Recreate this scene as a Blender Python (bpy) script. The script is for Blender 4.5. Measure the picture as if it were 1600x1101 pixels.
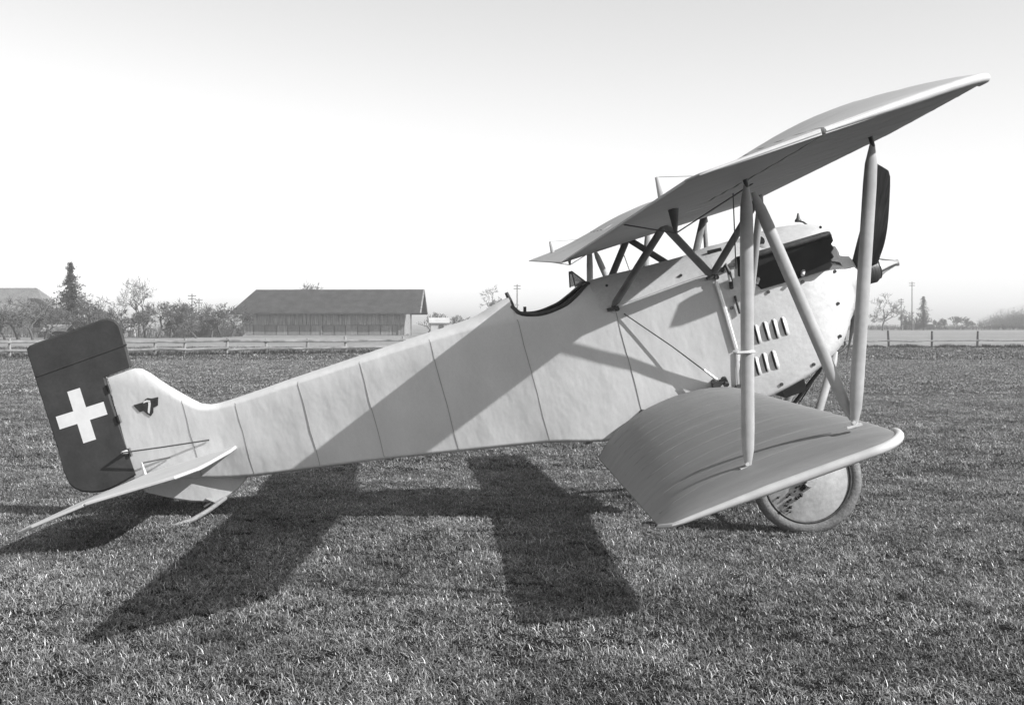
import bpy, bmesh, math, random
from mathutils import Vector, Matrix, noise
R = random.Random(7)
sc = bpy.context.scene
for o in list(bpy.data.objects): bpy.data.objects.remove(o)

# ------------------------------------------------------------------ camera
F, CX, CY, CAMD, CAMH = 2012.0, 718.0, 505.3, 9.9, 1.484      # focal length (px of the 1600 px photo), optical axis, distance, height
cam = bpy.data.cameras.new('camera'); cam.sensor_width = 36; cam.sensor_fit = 'HORIZONTAL'
cam.lens = 36 * F / 1600; cam.shift_x = (800 - CX) / 1600; cam.shift_y = (CY - 550.5) / 1600
cam.clip_start = .1; cam.clip_end = 6000
camo = bpy.data.objects.new('camera', cam); sc.collection.objects.link(camo)
camo.location = (0, -CAMD, CAMH); camo.rotation_euler = (math.radians(90), 0, 0)
sc.camera = camo
# ------------------------------------------------------------------ sky and sun (black-and-white film: the blue-sensitive plate's view of the sky)
SUN = Vector((1.303, -.575, 1)).normalized()
w = bpy.data.worlds.new('World'); sc.world = w; w.use_nodes = True
nt = w.node_tree; bg = nt.nodes['Background']
sky = nt.nodes.new('ShaderNodeTexSky'); sky.sky_type = 'NISHITA'; sky.sun_disc = False
sky.sun_elevation = math.asin(SUN.z); sky.sun_rotation = math.atan2(SUN.x, SUN.y)
sky.air_density = 0.8; sky.dust_density = 0.0; sky.ozone_density = 1.0; sky.altitude = 400
sep = nt.nodes.new('ShaderNodeSeparateColor'); comb = nt.nodes.new('ShaderNodeCombineColor')
nt.links.new(sky.outputs[0], sep.inputs[0])
for k in range(3): nt.links.new(sep.outputs[2], comb.inputs[k])
nt.links.new(comb.outputs[0], bg.inputs[0]); bg.inputs[1].default_value = 0.136
sl = bpy.data.lights.new('sun', 'SUN'); sl.energy = 5.0; sl.angle = math.radians(.5); sl.color = (1, 1, 1)
so = bpy.data.objects.new('sun', sl); sc.collection.objects.link(so)
so.rotation_euler = SUN.to_track_quat('Z', 'Y').to_euler(); so.location = SUN * 60
vs = sc.view_settings; vs.view_transform = 'Standard'; vs.look = 'None'; vs.exposure = 0.38; vs.gamma = 1; vs.use_curve_mapping = False

# ------------------------------------------------------------------ materials
def mat(name, v, rough=.7, metal=0, var=0, vscale=4, bump=0, bscale=30, stretch=(1, 1, 1), spec=.3, detail=4, var2=0, v2scale=40):
    m = bpy.data.materials.new(name); m.use_nodes = True; t = m.node_tree; b = t.nodes['Principled BSDF']
    b.inputs['Base Color'].default_value = (v, v, v, 1); b.inputs['Roughness'].default_value = rough
    b.inputs['Metallic'].default_value = metal; b.inputs['Specular IOR Level'].default_value = spec
    tc = t.nodes.new('ShaderNodeTexCoord'); mp = t.nodes.new('ShaderNodeMapping'); mp.inputs['Scale'].default_value = stretch
    t.links.new(tc.outputs['Object'], mp.inputs[0])
    if var:
        n = t.nodes.new('ShaderNodeTexNoise'); n.inputs['Scale'].default_value = vscale; n.inputs['Detail'].default_value = detail
        t.links.new(mp.outputs[0], n.inputs['Vector'])
        mr = t.nodes.new('ShaderNodeMapRange'); mr.inputs[1].default_value = .25; mr.inputs[2].default_value = .75
        mr.inputs[3].default_value = max(0, v - var); mr.inputs[4].default_value = min(1, v + var)
        t.links.new(n.outputs['Fac'], mr.inputs[0]); out = mr.outputs[0]
        if var2:
            n2 = t.nodes.new('ShaderNodeTexNoise'); n2.inputs['Scale'].default_value = v2scale; n2.inputs['Detail'].default_value = 3
            t.links.new(mp.outputs[0], n2.inputs['Vector'])
            m2 = t.nodes.new('ShaderNodeMapRange'); m2.inputs[1].default_value = .3; m2.inputs[2].default_value = .7
            m2.inputs[3].default_value = 1 - var2; m2.inputs[4].default_value = 1 + var2
            t.links.new(n2.outputs['Fac'], m2.inputs[0])
            mm = t.nodes.new('ShaderNodeMath'); mm.operation = 'MULTIPLY'; t.links.new(out, mm.inputs[0]); t.links.new(m2.outputs[0], mm.inputs[1]); out = mm.outputs[0]
        t.links.new(out, b.inputs['Base Color'])
    if bump:
        n = t.nodes.new('ShaderNodeTexNoise'); n.inputs['Scale'].default_value = bscale; n.inputs['Detail'].default_value = 3
        t.links.new(mp.outputs[0], n.inputs['Vector'])
        bp_ = t.nodes.new('ShaderNodeBump'); bp_.inputs['Strength'].default_value = 1; bp_.inputs['Distance'].default_value = bump
        t.links.new(n.outputs['Fac'], bp_.inputs['Height']); t.links.new(bp_.outputs[0], b.inputs['Normal'])
    return m
M = {}
M['fabric'] = mat('fabric', .60, .75, var=.05, vscale=2.2, bump=.012, bscale=3.2, stretch=(1.5, 1, .9), spec=.2, var2=.03, v2scale=60)
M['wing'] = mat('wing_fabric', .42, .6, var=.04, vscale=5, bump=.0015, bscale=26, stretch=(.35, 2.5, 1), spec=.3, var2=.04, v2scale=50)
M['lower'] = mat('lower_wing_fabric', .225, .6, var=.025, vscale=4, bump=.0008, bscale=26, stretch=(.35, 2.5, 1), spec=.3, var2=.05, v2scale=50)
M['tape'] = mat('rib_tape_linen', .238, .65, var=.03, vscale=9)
M['rim'] = mat('wing_edge', .52, .5, var=.05, vscale=14, spec=.4)
M['metal'] = mat('aluminium_sheet', .58, .58, metal=.25, var=.05, vscale=9, bump=.002, bscale=22, spec=.5, var2=.06, v2scale=45)
M['tail'] = mat('tailplane_fabric', .56, .7, var=.04, vscale=5, bump=.001, bscale=20, spec=.25)
M['strip'] = mat('bright_steel', .8, .35, metal=.5, var=.06, vscale=30)
M['strut'] = mat('strut_paint', .38, .45, var=.06, vscale=7, spec=.45, var2=.05)
M['cabane'] = mat('cabane_shade_paint', .13, .45, var=.05, vscale=9, spec=.4)  # strut colour darkened to carry the shade under the upper wing
M['dark'] = mat('black_enamel', .012, .5, var=.006, vscale=10, spec=.35)
M['iron'] = mat('dark_iron', .06, .5, var=.03, vscale=25, spec=.4)
M['leather'] = mat('leather', .04, .5, var=.02, vscale=20, spec=.4)
M['seam'] = mat('seam_lacing', .22, .8, var=.05, vscale=60)
M['rudder'] = mat('rudder_red_cloth', .052, .7, var=.012, vscale=6, bump=.003, bscale=10, spec=.2, var2=.08)
M['white'] = mat('white_paint', .74, .7, var=.05, vscale=18, spec=.2)
M['badge'] = mat('badge_paint', .04, .7, var=.015, vscale=40)
M['wood'] = mat('propeller_wood', .055, .38, var=.04, vscale=5, stretch=(30, 1, 1), spec=.4, bump=.001, bscale=30)
M['tyre'] = mat('tyre_rubber', .17, .75, var=.05, vscale=18, var2=.2, v2scale=70, bump=.004, bscale=60)
M['disc'] = mat('wheel_cloth', .44, .7, var=.08, vscale=7, bump=.003, bscale=20, var2=.08)
M['mud'] = mat('dried_mud', .035, .9, var=.02, vscale=30, bump=.01, bscale=40)
M['ash'] = mat('skid_ash', .32, .7, var=.1, vscale=8, stretch=(1, 6, 6))
M['wire'] = mat('steel_wire', .07, .4, spec=.5)
M['inside'] = mat('cockpit_interior', .05, .9)
gl_ = bpy.data.materials.new('windscreen_celluloid'); gl_.use_nodes = True
_b = gl_.node_tree.nodes['Principled BSDF']; _b.inputs['Base Color'].default_value = (.8, .8, .8, 1); _b.inputs['Roughness'].default_value = .08; _b.inputs['Transmission Weight'].default_value = .85; _b.inputs['IOR'].default_value = 1.1
M['glass'] = gl_

# ------------------------------------------------------------------ mesh helpers
COL = sc.collection
def obj(name, V, Fc, m, parent=None, smooth=False, angle=None):
    me = bpy.data.meshes.new(name); me.from_pydata([tuple(v) for v in V], [], Fc)
    bm = bmesh.new(); bm.from_mesh(me); bmesh.ops.remove_doubles(bm, verts=bm.verts, dist=1e-6)
    bmesh.ops.recalc_face_normals(bm, faces=bm.faces); bm.to_mesh(me); bm.free()
    if smooth: me.polygons.foreach_set('use_smooth', [True] * len(me.polygons))
    if smooth and angle: me.set_sharp_from_angle(angle=math.radians(angle))
    me.materials.append(M[m] if isinstance(m, str) else m)
    o = bpy.data.objects.new(name, me); COL.objects.link(o); o.parent = parent
    return o
def tag(o, label, cat, group=None, kind=None):
    if label: o['label'] = label
    if cat: o['category'] = cat
    if group: o['group'] = group
    if kind: o['kind'] = kind
    return o
def tubeg(P, rad, n=8, cap=True, chordv=None, thick=1.0):
    """tube along points P; rad number or list; chordv = direction in which the section is wide, thick = thickness ratio"""
    P = [Vector(p) for p in P]; V = []; Fc = []
    rr = rad if isinstance(rad, (list, tuple)) else [rad] * len(P)
    up = None
    for i, p in enumerate(P):
        a = P[max(0, i - 1)]; b = P[min(len(P) - 1, i + 1)]; t = (b - a).normalized()
        if chordv is not None: u = Vector(chordv) - t * t.dot(Vector(chordv))
        elif up is not None: u = up - t * t.dot(up)
        else: u = t.orthogonal()
        u.normalize(); up = u; v = t.cross(u)
        for k in range(n):
            an = 2 * math.pi * k / n
            V.append(p + (u * math.cos(an) + v * math.sin(an) * thick) * rr[i])
    for i in range(len(P) - 1):
        for k in range(n):
            Fc.append((i * n + k, i * n + (k + 1) % n, (i + 1) * n + (k + 1) % n, (i + 1) * n + k))
    if cap:
        Fc.append(tuple(range(n))[::-1]); Fc.append(tuple((len(P) - 1) * n + k for k in range(n)))
    return V, Fc
def tube(name, P, rad, m, parent, n=8, **k):
    V, Fc = tubeg(P, rad, n, **k); return obj(name, V, Fc, m, parent, True, 50)
def merge(parts):
    V = []; Fc = []
    for v, f in parts:
        o = len(V); V += list(v); Fc += [tuple(i + o for i in q) for q in f]
    return V, Fc
def boxg(c, s, rot=None):
    V = []; c = Vector(c)
    for x in (-.5, .5):
        for y in (-.5, .5):
            for z in (-.5, .5):
                p = Vector((x * s[0], y * s[1], z * s[2]))
                if rot is not None: p = rot @ p
                V.append(c + p)
    return V, [(0, 1, 3, 2), (4, 6, 7, 5), (0, 4, 5, 1), (2, 3, 7, 6), (0, 2, 6, 4), (1, 5, 7, 3)]
def plateg(P, nrm, th, bev=0.0):
    """closed plate from outline P (planar), thickness th along nrm, optional softened edge"""
    P = [Vector(p) for p in P]; nrm = Vector(nrm).normalized(); c = sum(P, Vector()) / len(P); n = len(P); V = []; Fc = []
    lays = [(-.5, bev), (-.25, 0), (.25, 0), (.5, bev)] if bev else [(-.5, 0), (.5, 0)]
    for h, b in lays:
        for p in P:
            d = (p - c); V.append(p - (d.normalized() * b if b else Vector()) + nrm * th * h)
    L = len(lays)
    for l in range(L - 1):
        for k in range(n): Fc.append((l * n + k, l * n + (k + 1) % n, (l + 1) * n + (k + 1) % n, (l + 1) * n + k))
    Fc.append(tuple(range(n))[::-1]); Fc.append(tuple((L - 1) * n + k for k in range(n)))
    return V, Fc
def lerp_tab(T, x):
    if x <= T[0][0]: return T[0][1]
    for (a, b), (c, d) in zip(T, T[1:]):
        if x <= c: return b + (d - b) * (x - a) / (c - a)
    return T[-1][1]
def cr_tab(T, x):
    """monotone-ish cubic interpolation of a table"""
    n = len(T)
    if x <= T[0][0]: return T[0][1]
    if x >= T[-1][0]: return T[-1][1]
    for i in range(n - 1):
        if T[i][0] <= x <= T[i + 1][0]:
            h = T[i + 1][0] - T[i][0]; s = (T[i + 1][1] - T[i][1]) / h
            def sl_(j):
                if j <= 0 or j >= n - 1: return None
                a = (T[j][1] - T[j - 1][1]) / (T[j][0] - T[j - 1][0]); b = (T[j + 1][1] - T[j][1]) / (T[j + 1][0] - T[j][0])
                if a * b <= 0: return 0
                return 2 * a * b / (a + b)
            m0 = sl_(i); m1 = sl_(i + 1); m0 = s if m0 is None else m0; m1 = s if m1 is None else m1
            t = (x - T[i][0]) / h
            return (2 * t**3 - 3 * t**2 + 1) * T[i][1] + (t**3 - 2 * t**2 + t) * h * m0 + (-2 * t**3 + 3 * t**2) * T[i + 1][1] + (t**3 - t**2) * h * m1
# world point seen at photo pixel (px,py) at distance d along the view axis
def W(px, py, d): return Vector(((px - CX) * d / F, d - CAMD, CAMH - (py - CY) * d / F))
def G(px, d, z=0.0): return Vector(((px - CX) * d / F, d - CAMD, z))

# ------------------------------------------------------------------ setting: ground
def ground_z(x, y):
    if abs(y) > 80: return 0
    return .018 * noise.noise(Vector((x * .5, y * .5, 3.1))) + .010 * noise.noise(Vector((x * 1.7, y * 1.7, 9)))
gm = bpy.data.materials.new('meadow_ground'); gm.use_nodes = True; t = gm.node_tree; b = t.nodes['Principled BSDF']; b.inputs['Roughness'].default_value = .95; b.inputs['Specular IOR Level'].default_value = .05
geo = t.nodes.new('ShaderNodeNewGeometry')
n1 = t.nodes.new('ShaderNodeTexNoise'); n1.inputs['Scale'].default_value = .9; n1.inputs['Detail'].default_value = 12; n1.inputs['Roughness'].default_value = .75
n2 = t.nodes.new('ShaderNodeTexNoise'); n2.inputs['Scale'].default_value = .06; n2.inputs['Detail'].default_value = 4
mp = t.nodes.new('ShaderNodeMapping'); mp.inputs['Scale'].default_value = (.35, 1, 1)
for n_, s_ in ((n1, geo.outputs['Position']), (mp, geo.outputs['Position'])): t.links.new(s_, n_.inputs['Vector'])
t.links.new(mp.outputs[0], n2.inputs['Vector'])
sx = t.nodes.new('ShaderNodeSeparateXYZ'); t.links.new(geo.outputs['Position'], sx.inputs[0])
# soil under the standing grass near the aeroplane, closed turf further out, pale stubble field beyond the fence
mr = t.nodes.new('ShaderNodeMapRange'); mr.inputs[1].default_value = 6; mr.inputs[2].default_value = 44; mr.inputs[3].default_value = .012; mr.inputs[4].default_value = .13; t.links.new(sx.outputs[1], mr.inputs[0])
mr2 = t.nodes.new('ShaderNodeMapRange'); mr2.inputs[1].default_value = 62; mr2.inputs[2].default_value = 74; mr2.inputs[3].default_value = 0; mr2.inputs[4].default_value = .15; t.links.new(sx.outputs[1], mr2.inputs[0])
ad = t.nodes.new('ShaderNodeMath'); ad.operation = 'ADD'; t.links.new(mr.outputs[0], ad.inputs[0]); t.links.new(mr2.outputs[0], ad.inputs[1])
m1 = t.nodes.new('ShaderNodeMapRange'); m1.inputs[1].default_value = .3; m1.inputs[2].default_value = .7; m1.inputs[3].default_value = .5; m1.inputs[4].default_value = 1.5; t.links.new(n1.outputs['Fac'], m1.inputs[0])
m2 = t.nodes.new('ShaderNodeMapRange'); m2.inputs[1].default_value = .3; m2.inputs[2].default_value = .7; m2.inputs[3].default_value = .82; m2.inputs[4].default_value = 1.18; t.links.new(n2.outputs['Fac'], m2.inputs[0])
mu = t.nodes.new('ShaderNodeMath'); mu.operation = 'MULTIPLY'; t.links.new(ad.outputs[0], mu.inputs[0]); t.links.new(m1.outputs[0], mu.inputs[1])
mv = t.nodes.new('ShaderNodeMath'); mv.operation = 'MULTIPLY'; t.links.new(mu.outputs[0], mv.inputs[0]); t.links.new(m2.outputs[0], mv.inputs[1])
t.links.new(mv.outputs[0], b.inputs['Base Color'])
bu = t.nodes.new('ShaderNodeBump'); bu.inputs['Distance'].default_value = .12; n3 = t.nodes.new('ShaderNodeTexNoise'); n3.inputs['Scale'].default_value = 7; n3.inputs['Detail'].default_value = 8
t.links.new(geo.outputs['Position'], n3.inputs['Vector']); t.links.new(n3.outputs['Fac'], bu.inputs['Height']); t.links.new(bu.outputs[0], b.inputs['Normal'])
def axis(lo, hi, a, b_, step):
    L = [lo, lo * .4 + a * .6, (lo * .1 + a * .9)]; x = a
    while x < b_: L.append(x); x += step
    return L + [b_, b_ * .9 + hi * .1, b_ * .6 + hi * .4, hi]
xs = axis(-3000, 3000, -22, 24, .5); ys = axis(-300, 5000, -10, 60, .5)
V = [(x, y, ground_z(x, y) if (-22 <= x <= 24 and -10 <= y <= 60) else 0) for y in ys for x in xs]
nx = len(xs); Fc = [(j * nx + i, j * nx + i + 1, (j + 1) * nx + i + 1, (j + 1) * nx + i) for j in range(len(ys) - 1) for i in range(nx - 1)]
g = obj('ground', V, Fc, gm, None, True); g['kind'] = 'structure'
g['label'] = 'short grass meadow of the airfield'

# ------------------------------------------------------------------ standing grass
gr = bpy.data.materials.new('grass_blade'); gr.use_nodes = True; t = gr.node_tree; b = t.nodes['Principled BSDF']; b.inputs['Roughness'].default_value = .38; b.inputs['Specular IOR Level'].default_value = .65
oi = t.nodes.new('ShaderNodeObjectInfo'); geo = t.nodes.new('ShaderNodeNewGeometry'); at = t.nodes.new('ShaderNodeAttribute'); at.attribute_name = 'tint'
nn = t.nodes.new('ShaderNodeTexNoise'); nn.inputs['Scale'].default_value = 1.1; nn.inputs['Detail'].default_value = 5; t.links.new(geo.outputs['Position'], nn.inputs['Vector'])
a1 = t.nodes.new('ShaderNodeMapRange'); a1.inputs[3].default_value = .6; a1.inputs[4].default_value = 1.35; t.links.new(oi.outputs['Random'], a1.inputs[0])
a2 = t.nodes.new('ShaderNodeMapRange'); a2.inputs[1].default_value = .3; a2.inputs[2].default_value = .7; a2.inputs[3].default_value = .5; a2.inputs[4].default_value = 1.5; t.links.new(nn.outputs['Fac'], a2.inputs[0])
x1 = t.nodes.new('ShaderNodeMath'); x1.operation = 'MULTIPLY'; t.links.new(a1.outputs[0], x1.inputs[0]); t.links.new(a2.outputs[0], x1.inputs[1])
x2 = t.nodes.new('ShaderNodeMath'); x2.operation = 'MULTIPLY'; t.links.new(x1.outputs[0], x2.inputs[0]); t.links.new(at.outputs['Fac'], x2.inputs[1])
t.links.new(x2.outputs[0], b.inputs['Base Color'])
def clump(seed, nb, hmin, hmax, wid, spread, gain=1.0):
    r = random.Random(seed); V = []; Fc = []; T = []
    for _ in range(nb):
        a = r.uniform(0, 6.283); rad = spread * math.sqrt(r.random()); p = Vector((math.cos(a) * rad, math.sin(a) * rad, 0))
        L = r.uniform(hmin, hmax); az = r.uniform(0, 6.283); lean = r.uniform(.5, 1.5); curl = r.uniform(.2, 1.6)
        d = Vector((math.cos(az), math.sin(az), 0)); sd = Vector((-d.y, d.x, 0)); wd = wid * r.uniform(.6, 1.3)
        tw = r.uniform(-.6, .6); tint = r.choice((.05, .09, .15, .22, .30, .38, .48)) * r.uniform(.8, 1.2)
        if r.random() < .06: tint = .95
        i0 = len(V); q = p.copy()
        for k in range(4):
            f = k / 3; ww = wd * (1 - f ** 2 * .9) * .5; s2 = sd * math.cos(tw * f) + Vector((0, 0, 1)) * math.sin(tw * f)
            V += [q - s2 * ww, q + s2 * ww]; T += [min(.85, gain * tint * (.75 + .35 * f))] * 2
            an = lean + curl * f; q = q + (d * math.sin(an) + Vector((0, 0, 1)) * math.cos(an)) * L / 3
            if q.z < .004: q.z = .004 + r.random() * .01
        for k in range(3): Fc.append((i0 + 2 * k, i0 + 2 * k + 1, i0 + 2 * k + 3, i0 + 2 * k + 2))
    me = bpy.data.meshes.new('grass_tuft'); me.from_pydata([tuple(v) for v in V], [], Fc)
    me.attributes.new('tint', 'FLOAT', 'POINT').data.foreach_set('value', T)
    me.materials.append(gr); return bpy.data.objects.new('grass_tuft', me)
def scatter(name, quad, dens, sources, smin, smax, seed, label, cells=24):
    c = bpy.data.collections.new(name + '_tufts')
    for s in sources: c.objects.link(s)
    A, B_, C_, D_ = [Vector(q) for q in quad]; V = []
    for j in range(cells + 1):
        for i in range(cells + 1):
            u, v = i / cells, j / cells; p = (A * (1 - u) + B_ * u) * (1 - v) + (D_ * (1 - u) + C_ * u) * v
            V.append((p.x, p.y, ground_z(p.x, p.y) - .004))
    Fc = [(j * (cells + 1) + i, j * (cells + 1) + i + 1, (j + 1) * (cells + 1) + i + 1, (j + 1) * (cells + 1) + i) for j in range(cells) for i in range(cells)]
    o = obj(name, V, Fc, gr, None)
    ng = bpy.data.node_groups.new(name, 'GeometryNodeTree')
    ng.interface.new_socket('Geometry', in_out='INPUT', socket_type='NodeSocketGeometry'); ng.interface.new_socket('Geometry', in_out='OUTPUT', socket_type='NodeSocketGeometry')
    N = ng.nodes; L = ng.links; gi = N.new('NodeGroupInput'); go = N.new('NodeGroupOutput')
    dp = N.new('GeometryNodeDistributePointsOnFaces'); dp.inputs['Density'].default_value = dens; dp.inputs['Seed'].default_value = seed
    tx = N.new('ShaderNodeTexNoise'); tx.inputs['Scale'].default_value = 1.3; tx.inputs['Detail'].default_value = 4
    mpr = N.new('ShaderNodeMapRange'); mpr.inputs[1].default_value = .3; mpr.inputs[2].default_value = .7; mpr.inputs[3].default_value = dens * .45; mpr.inputs[4].default_value = dens * 1.5
    ps = N.new('GeometryNodeInputPosition'); L.new(ps.outputs[0], tx.inputs['Vector']); L.new(tx.outputs[0], mpr.inputs[0]); L.new(mpr.outputs[0], dp.inputs['Density'])
    ci = N.new('GeometryNodeCollectionInfo'); ci.inputs['Collection'].default_value = c; ci.inputs['Separate Children'].default_value = True; ci.inputs['Reset Children'].default_value = True
    ip = N.new('GeometryNodeInstanceOnPoints'); ip.inputs['Pick Instance'].default_value = True
    rv = N.new('FunctionNodeRandomValue'); rv.data_type = 'FLOAT_VECTOR'; rv.inputs[0].default_value = (-.12, -.12, 0); rv.inputs[1].default_value = (.12, .12, 6.283); rv.inputs['Seed'].default_value = seed
    rs = N.new('FunctionNodeRandomValue'); rs.data_type = 'FLOAT'; rs.inputs[2].default_value = smin; rs.inputs[3].default_value = smax; rs.inputs['Seed'].default_value = seed + 5
    L.new(gi.outputs[0], dp.inputs['Mesh']); L.new(dp.outputs['Points'], ip.inputs['Points']); L.new(ci.outputs[0], ip.inputs['Instance'])
    L.new(rv.outputs[0], ip.inputs['Rotation']); L.new(rs.outputs[1], ip.inputs['Scale']); L.new(ip.outputs[0], go.inputs[0])
    md = o.modifiers.new('scatter', 'NODES'); md.node_group = ng
    tag(o, label, 'grass', None, 'stuff'); return o
small = [clump(10 + i, 22, .010, .040, .0027, .05, .80) for i in range(9)]
mid = [clump(30 + i, 22, .016, .052, .0034, .10, .88) for i in range(6)]
far = [clump(50 + i, 26, .025, .065, .0075, .26, .95) for i in range(6)]
def zone(d0, d1): return [(-.52 * d0 - .6, d0 - CAMD, 0), (.58 * d0 + .6, d0 - CAMD, 0), (.58 * d1 + .6, d1 - CAMD, 0), (-.52 * d1 - .6, d1 - CAMD, 0)]
scatter('grass', zone(4.2, 13), 820, small, .7, 1.5, 1, 'short tangled meadow grass under and around the biplane')
scatter('grass', zone(13, 27), 330, mid, .7, 1.4, 2, 'meadow grass behind the biplane')
scatter('grass', zone(27, 52), 62, far, .7, 1.4, 3, 'meadow grass stretching to the wooden fences')
scatter('grass', zone(52, 80), 16, [clump(70 + i, 24, .04, .10, .02, .4, .7) for i in range(5)], .8, 1.5, 4, 'thin grass at the foot of the wooden fences')

# ------------------------------------------------------------------ the biplane: body axes x forward, y to port, z up
PITCH, ROLL = math.radians(15), .019
RM = Matrix.Rotation(-PITCH, 3, 'Y') @ Matrix.Rotation(ROLL, 3, 'X'); RT = RM.transposed()
ac = bpy.data.objects.new('biplane', None); COL.objects.link(ac); ac.rotation_euler = RM.to_euler(); ac.empty_display_size = .5
tag(ac, 'pale fabric-covered single-seat biplane with dark rudder bearing a white cross', 'biplane')
CB = RT @ Vector((0, -CAMD, CAMH))
def B(px, py, y):
    d = RT @ Vector(((px - CX) / F, 1, -(py - CY) / F)); k = (y - CB.y) / d.y; return CB + d * k
def WB(x, y, z): return RT @ Vector((x, y, z))
def mir(p): return Vector((p[0], -p[1], p[2]))

# --- fuselage loft ---
WT = [(165, .012), (300, .088), (500, .201), (700, .314), (800, .371), (900, .415), (1000, .42), (1180, .42), (1260, .40), (1300, .355), (1325, .305), (1343, .25)]
wx = [(B(px, 600 if px < 300 else 560, 0).x, v) for px, v in WT]
def hw(x): return cr_tab(wx, x)
def poly(P, yf):
    out = []
    for px, py in P:
        x = B(px, py, 0).x
        for _ in range(3): x = B(px, py, -yf(x)).x
        q = B(px, py, -yf(x)); out.append((q.x, q.z))
    return sorted(out)
bot = poly([(212, 748), (310, 748), (390, 745), (500, 731), (600, 718), (718, 706), (860, 692), (960, 688), (1100, 660), (1200, 622), (1258, 592), (1290, 568), (1320, 541), (1334, 510), (1340, 492)], hw)
lon = poly([(190, 600), (250, 615), (318, 643), (345, 640), (462, 602), (560, 570), (640, 545), (735, 517), (797, 505), (850, 504), (915, 490), (960, 478), (1110, 427), (1200, 410), (1270, 414), (1300, 420), (1320, 432), (1335, 446), (1344, 456)], hw)
rid = poly([(166, 588), (212, 575), (265, 603), (300, 623), (318, 631), (340, 630), (360, 624), (462, 589), (560, 556), (640, 529), (735, 497), (796, 464), (850, 450), (917, 439), (945, 431), (1000, 418), (1060, 402), (1110, 384), (1200, 376), (1290, 377), (1308, 384), (1325, 391), (1340, 405), (1346, 415)], lambda x: 0)
ck = [(q.x, q.z) for q in (B(px, py, -.30) for px, py in [(800, 478), (804, 485), (820, 491), (850, 489), (880, 477), (900, 462), (916, 447), (922, 443)])]
X0 = B(190, 668, 0).x; XFIN = B(275, 640, 0).x; XCOWL = B(1118, 437, -.42).x; XNOSE = B(1343, 440, -.25).x
XC0, XC1 = ck[0][0], ck[-1][0]; XDECK = B(930, 455, -.42).x
def section(x):
    w_ = hw(x); zb, zl, zr = cr_tab(bot, x), cr_tab(lon, x), cr_tab(rid, x)
    if x < XFIN + .35: zl = min(zl, zr - .02)
    zl = min(zl, zr - .012)
    nose = max(0, min(1, (x - (XNOSE - .55)) / .55)); rc = min(.03 + .22 * nose ** 1.5, (zl - zb) * .48, w_ * .95)
    rc = min(rc, w_ * .6 if nose == 0 else w_ * .95)
    H = [(0, zb), ((w_ - rc) * .5, zb)]
    for k in range(6): a = math.pi / 2 * k / 5; H.append((w_ - rc + rc * math.sin(a), zb + rc - rc * math.cos(a)))
    for k in range(1, 6): H.append((w_, zb + rc + (zl - zb - rc) * k / 5))
    amax = math.pi / 2
    if XC0 < x < XC1:
        ze = cr_tab(ck, x); amax = math.asin(max(.02, min(.95, (ze - zl) / (zr - zl))))
    for k in range(1, 9): a = amax * k / 8; H.append((w_ * math.cos(a) if amax > 1.57 or k < 8 or True else 0, zl + (zr - zl) * math.sin(a)))
    return H
def frange(a, b_, n): return [a + (b_ - a) * i / n for i in range(n + 1)]
stations = sorted(set([round(v, 5) for v in frange(X0, XFIN, 8) + frange(XFIN, XC0, 40) + frange(XC0 + .002, XC1 - .002, 22) + frange(XC1, XDECK, 3) + frange(XDECK, XCOWL, 14) + frange(XCOWL, XNOSE - .35, 14) + frange(XNOSE - .35, XNOSE, 12)]))
frames = sorted([X0, XFIN, XC0] + [B(px, py, -.3).x for px, py in [(373, 680), (477, 655), (580, 640), (694, 617), (832, 590), (981, 570)]] + [XCOWL])
def sagged(x):
    H = section(x)
    if x >= XCOWL or x <= X0: return H
    for a_, b_ in zip(frames, frames[1:]):
        if a_ <= x <= b_ and b_ - a_ > .1:
            m_ = math.sin(math.pi * (x - a_) / (b_ - a_)) ** .8
            H = [(y_ - (.009 * m_ * math.sin(math.pi * (j - 6.5) / 5.5) * min(1, hw(x) / .2) if 7 <= j <= 11 else 0), z_) for j, (y_, z_) in enumerate(H)]
    return H
secs = [sagged(x) for x in stations]; NP = len(secs[0])
def loftpart(name, keep, m, off=0.0, smooth=True):
    V = []; Fc = []
    for sgn in (-1, 1):
        base = len(V)
        for x, H in zip(stations, secs):
            for (yy, zz) in H: V.append((x, sgn * (yy + (off if yy > .01 else 0)), zz))
        for i in range(len(stations) - 1):
            for j in range(NP - 1):
                if keep((stations[i] + stations[i + 1]) / 2, j):
                    Fc.append((base + i * NP + j, base + i * NP + j + 1, base + (i + 1) * NP + j + 1, base + (i + 1) * NP + j))
    used = sorted({k for f in Fc for k in f}); mp_ = {k: i for i, k in enumerate(used)}
    return obj(name, [V[k] for k in used], [tuple(mp_[k] for k in f) for f in Fc], m, ac, smooth, 40)
JL = 12   # first index above the longeron
fin = loftpart('fin', lambda x, j: x < XFIN, 'fabric')
V = [v for v in []]
fus = loftpart('fuselage', lambda x, j: XFIN < x < XCOWL and not (x > XDECK and j >= JL), 'fabric')
deck = loftpart('deck_panel', lambda x, j: XDECK < x < XCOWL and j >= JL, 'metal', .003)
cowl = loftpart('engine_cowling', lambda x, j: x > XCOWL, 'metal', .004)
H = section(XNOSE); ring = [(XNOSE, -y_, z_) for y_, z_ in H] + [(XNOSE, y_, z_) for y_, z_ in H[::-1][1:-1]]
cxn = sum(p[2] for p in ring) / len(ring)
inner = [(XNOSE + .035, p[1] * .75, cxn + (p[2] - cxn) * .78) for p in ring]; core = [(XNOSE + .03, p[1] * .25, cxn + (p[2] - cxn) * .25) for p in ring]
n = len(ring); V = ring + inner + core
Fc = [(a * n + k, a * n + (k + 1) % n, (a + 1) * n + (k + 1) % n, (a + 1) * n + k) for a in (0, 1) for k in range(n)] + [tuple(range(2 * n, 3 * n))]
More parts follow.
